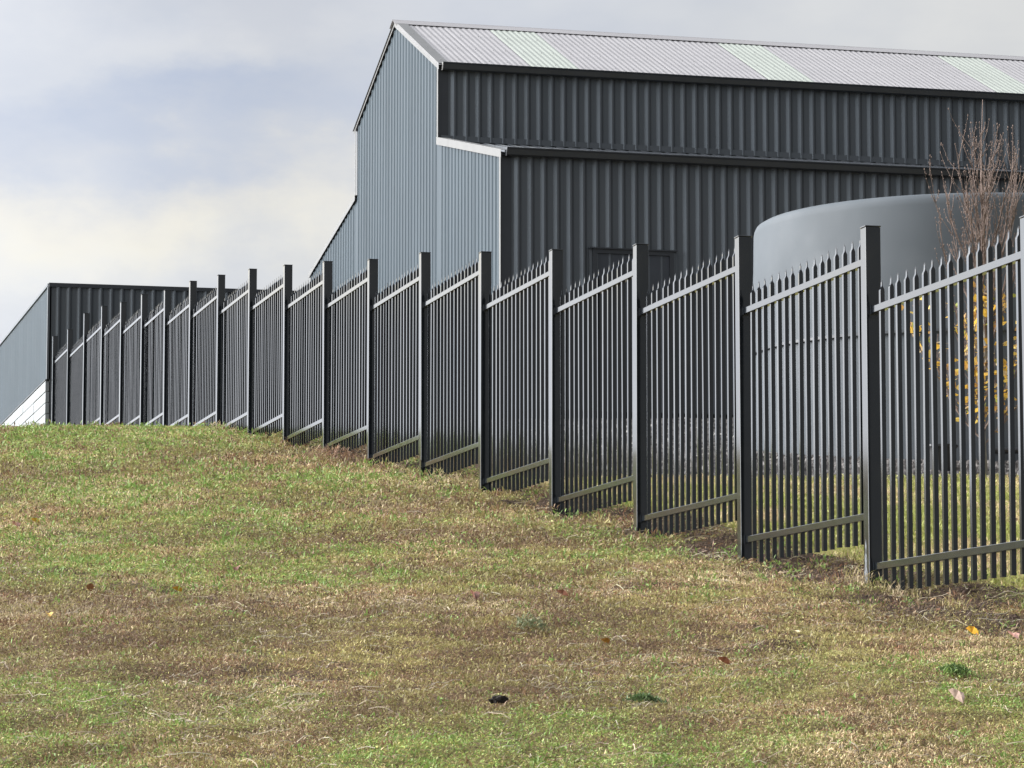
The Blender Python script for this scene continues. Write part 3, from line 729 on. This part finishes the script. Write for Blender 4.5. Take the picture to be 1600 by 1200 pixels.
# ------------------------------------------------------------------ bare upright pear tree with a few yellow leaves
tx, ty = 4.19, 30.8
tzz = float(height(tx, ty)) - .03
tree = empty('pear_tree', (tx, ty, tzz)); tag(tree, 'bare upright young tree with yellow leaves low down beside the grey tank', 'tree')
trng = random.Random(5)
def wob(p0, p1, n, amp):
    p0, p1 = Vector(p0), Vector(p1); out = []
    for i_ in range(n + 1):
        t = i_ / n; q_ = p0.lerp(p1, t)
        if 0 < i_ < n: q_ += Vector((trng.gauss(0, amp), trng.gauss(0, amp), trng.gauss(0, amp * .5)))
        out.append(q_)
    return out
TRH = 3.42
tp = wob((0, 0, 0), (.03, 0, TRH), 9, .018); b = MB(); b.tube(tp[:5], [.030 - .026 * (i_ / 9) ** .8 for i_ in range(5)], 9)
b.build('trunk', M_trunk, tree, smooth=True)
b = MB(); b.tube(tp[4:], [.029 - .026 * (i_ / 9) ** .8 for i_ in range(4, 10)], 7); b.build('branch', M_bark, tree, smooth=True)
leaf_spots = []
def twig(b, base, az, spread, ln, r0, bud=True, depth=0):
    """ascending shoot that curves upright; buds along it"""
    n = max(4, int(ln / .09)); pts = [Vector(base)]; hor = spread
    for i_ in range(n):
        t = i_ / n; h = hor * (1 - .68 * t) + trng.gauss(0, .07)
        d = Vector((math.cos(az) * h, math.sin(az) * h, 1)).normalized(); pts.append(pts[-1] + d * (ln / n)); az += trng.gauss(0, .18)
    b.tube(pts, [r0 * (1 - .72 * i_ / n) for i_ in range(n + 1)], 4)
    if bud:
        for i_ in range(2, n + 1):
            for _ in range(2):
                q_ = pts[i_].lerp(pts[i_ - 1], trng.random()); b.octa(q_ + Vector((trng.gauss(0, .006), trng.gauss(0, .006), 0)), .0048, 1.7)
        b.octa(pts[-1], .006, 1.9)
    return pts
for lm in range(34):
    h0 = .30 + 2.2 * (lm / 34) ** 1.1; az = lm * 2.39996 + trng.gauss(0, .3)
    top_h = TRH * trng.uniform(.70, .92 if lm < 18 else 1.0) if lm > 7 else TRH * trng.uniform(.5, .82)
    ln = max(.5, (top_h - h0) * 1.02); spread = trng.uniform(.22, .78) * (1.25 - .6 * lm / 34) * (.55 if lm < 18 else 1.1)
    if lm < 9: spread = trng.uniform(.8, 1.6); top_h = trng.uniform(1.2, 1.95); ln = (top_h - h0) * 1.15
    b = MB(); base = tp[min(9, int(h0 / TRH * 9))].lerp(tp[min(9, int(h0 / TRH * 9) + 1)], h0 / TRH * 9 % 1)
    pts = twig(b, base, az, spread, ln, .0085)
    for i_ in range(1, len(pts) - 2):
        for _ in range(2 if trng.random() < .8 else 1):
            if trng.random() < .66:
                a2 = az + trng.uniform(-1.9, 1.9); sp = twig(b, pts[i_], a2, trng.uniform(.2, .85), trng.uniform(.12, .46), .0038)
                leaf_spots += [q_ for q_ in sp if q_.z < 1.72]
        if pts[i_].z < 1.72: leaf_spots.append(pts[i_])
    b.build('branch', M_bark, tree)
leaf_mats = [mat('yellow_leaf', c_, .55, .4, var=.25, vscale=30) for c_ in ((.70, .44, .07), (.74, .54, .13), (.52, .30, .09), (.38, .40, .09), (.62, .48, .28))]
for m_ in leaf_mats: thin_leaf(m_, .4)
def leaf_mesh(m):
    pts = [(0, 0, 0), (.35, .22, .05), (.40, .55, .02), (.18, .85, -.04), (0, 1.05, -.10), (-.18, .85, -.03), (-.40, .55, .03), (-.35, .22, .04), (0, .5, -.06)]
    s = .080
    return mesh('leaf', [(a * s, b_ * s, c_ * s) for a, b_, c_ in pts], [(8, 0, 1), (8, 1, 2), (8, 2, 3), (8, 3, 4), (8, 4, 5), (8, 5, 6), (8, 6, 7), (8, 7, 0)], m)
lm_ = [leaf_mesh(m) for m in leaf_mats]
trng.shuffle(leaf_spots)
cnt = 0
rest = [MB() for _ in lm_]
def leaf_mat(q_, e, s_): return Matrix.Translation(q_) @ __import__('mathutils').Euler(e).to_matrix().to_4x4() @ Matrix.Scale(s_, 4)
for q_ in leaf_spots * 2:
    if trng.random() > smooth(.35, .62, q_.z) * smooth(1.75, 1.45, q_.z) + .02: continue
    q2 = q_ + Vector((trng.gauss(0, .035), trng.gauss(0, .035), trng.gauss(0, .04))) if cnt > 200 else q_
    s_ = trng.uniform(.7, 1.25); e = (trng.uniform(1.9, 3.6), trng.uniform(-.6, .6), trng.uniform(0, 6.28)); k = trng.choices(range(5), (6, 4, 3, 1, 2))[0]
    if cnt < 300:
        o = link('leaf', lm_[k], tree, loc=q2, rot=e); o.scale = (s_, s_, s_)
    elif cnt < 430:
        M = leaf_mat(q2, e, s_); me = lm_[k]
        rest[0].add([tuple(M @ v_.co) for v_ in me.vertices], [tuple(p_.vertices) for p_ in me.polygons])
    cnt += 1
if rest[0].v: tag(rest[0].build('leaf', leaf_mats[0], tree), kind='stuff')

# ------------------------------------------------------------------ single things lying in the grass
def ground_pt(x, y): return (x, y, float(height(np.array([x]), np.array([y]))[0]))
def fallen(x, y, size, col, label, rz, tiltx=.3, curl=.25):
    pts = []; N = 10
    for k in range(N):
        a = 2 * math.pi * k / N; r_ = size * (.5 + .08 * math.sin(3 * a + rz))
        pts.append((r_ * math.cos(a) * .8, r_ * math.sin(a) * 1.15, curl * size * abs(math.cos(a)) ** 1.5))
    v = pts + [(0, 0, -.02 * size)] + [(0, -size * .55, 0), (.002, -size * .95, .01), (-.002, -size * .95, .012)]
    f = [(N, k, (k + 1) % N) for k in range(N)] + [(N + 1, N + 2, N + 3)]
    m = mat('fallen_leaf', col, .6, .4, var=.35, vscale=45)
    p = ground_pt(x, y)
    o = link('fallen_leaf', mesh('fallen_leaf', v, f, m), None, loc=(p[0], p[1], p[2] + .046), rot=(tiltx, .15, rz))
    tag(o, label, 'leaf', 'fallen leaves on the grass'); return o
for a in ((2.22, 16.86, .062, (.70, .36, .03), 'bright orange yellow fallen leaf on the soil near the right end of the fence', 1.2, .5, .5),
          (1.32, 16.27, .060, (.62, .50, .30), 'pale cream oval leaf lying flat in the grass at right', .3, .15, .15),
          (-1.76, 18.32, .048, (.68, .40, .05), 'yellow orange leaf alone on the brown patch left of centre', 2.2, .4, .4),
          (-3.40, 23.85, .065, (.16, .07, .04), 'dark red brown leaf at the far left edge of the grass', .9, .5, .4),
          (-3.32, 24.25, .060, (.66, .42, .06), 'yellow leaf just beside the dark red brown leaf at far left', 1.7, .4, .4),
          (-2.25, 18.53, .058, (.42, .20, .09), 'curled orange brown leaf in the left half of the grass', 2.9, .5, .6),
          (-2.23, 16.80, .044, (.62, .38, .07), 'small yellow leaf low at the left of the grass', .4, .4, .4),
          (-1.63, 20.52, .066, (.26, .11, .07), 'red leaf on the worn dark patch at left', .2, .35, .5),
          (.91, 15.07, .050, (.33, .13, .075), 'dull red leaf among the pale stems in the middle right', 2.0, .5, .4),
          (1.76, 13.90, .070, (.36, .26, .21), 'pinkish grey dry leaf near the lower right corner', 1.1, .7, .5),
          (2.38, 16.59, .065, (.40, .21, .17), 'pink and dark red leaf at the right edge below the fence', .5, .4, .3),
          (.42, 15.86, .050, (.58, .30, .06), 'small orange leaf on the brown weeds right of centre', 2.6, .3, .3),
          (-.20, 18.11, .058, (.15, .06, .035), 'dark red leaf half sunk in brown weeds near the centre', .7, .7, .5),
          (.26, 17.91, .058, (.28, .12, .075), 'reddish leaf lying just right of the centre of the grass', 1.4, .4, .4),
          (-1.0, 12.72, .080, (.60, .54, .30), 'long pale yellow dead leaf near the bottom edge at left', 1.55, .2, .15)):
    fallen(*a)
# dark lump of soil
def clod(x, y, s, label):
    bm = bmesh.new(); bmesh.ops.create_icosphere(bm, subdivisions=3, radius=1)
    for v in bm.verts:
        q_ = v.co.copy(); k = 1 + .28 * math.sin(5 * q_.x + 2.1 * q_.z + x * 9) * math.cos(4 * q_.y + q_.z * 3) + random.gauss(0, .06)
        v.co = Vector((q_.x * k * s, q_.y * k * s * .8, max(q_.z, -.35) * k * s * .62))
    me = bpy.data.meshes.new('soil_clod'); bm.to_mesh(me); bm.free(); me.materials.append(M_clod)
    p = ground_pt(x, y); tag(link('soil_clod', me, None, loc=(p[0], p[1], p[2] + .034)), label, 'soil clod')
clod(-.05, 13.74, .034, 'small round black clod of soil on the bright green grass at the bottom centre')
def weed_clump(x, y, rad, hgt_, n, c0, label, wd=(.006, .014), ln=(.02, .05)):
    nb = 9; bx, by = rng.normal(0, rad * .42, nb), rng.normal(0, rad * .42, nb); w_ = rng.integers(0, nb, n)
    fill = rng.random(n) < .4; bx_ = np.where(fill, rng.normal(0, rad * .35, n), bx[w_]); by_ = np.where(fill, rng.normal(0, rad * .35, n), by[w_])
    dx, dy = bx_ + rng.normal(0, rad * .28, n), by_ + rng.normal(0, rad * .28, n); a = rng.uniform(0, 2 * np.pi, n); r_ = np.hypot(dx, dy)
    p = ground_pt(x, y)
    c = np.array(c0) * rng.uniform(.55, 1.35, (n, 1)) * rng.uniform(.92, 1.08, (n, 3))
    lift = .016 + rng.random(n) * hgt_ * np.clip(1.1 - (r_ / rad) ** 2, .1, 1)
    V, T = leaves(x + dx, y + dy, lift, a, rng.uniform(-.2, 1.2, n), rng.uniform(*ln, n), rng.uniform(*wd, n), c)
    V = V - np.array(p)
    o = link('weed_clump', np_mesh('weed_clump', V, np.arange(len(V)).reshape(-1, 4), M_plant, T), None, loc=p)
    tag(o, label, 'weed', 'clumps of weeds')
weed_clump(.52, 13.92, .085, .035, 900, (.10, .15, .055), 'dark green leafy weed clump low at right of centre', wd=(.004, .009), ln=(.010, .026))
weed_clump(-1.80, 34.6, .30, .16, 900, (.33, .21, .13), 'dry pinkish tan weed clump at the foot of the middle of the fence', wd=(.004, .010), ln=(.03, .09))
weed_clump(.09, 16.5, .08, .05, 260, (.20, .23, .12), 'small grey green weed clump in the middle of the brown patch', ln=(.015, .05), wd=(.003, .007))
weed_clump(1.90, 15.0, .07, .03, 800, (.13, .20, .06), 'fresh green weed clump near the right edge of the grass', wd=(.004, .009), ln=(.010, .024))
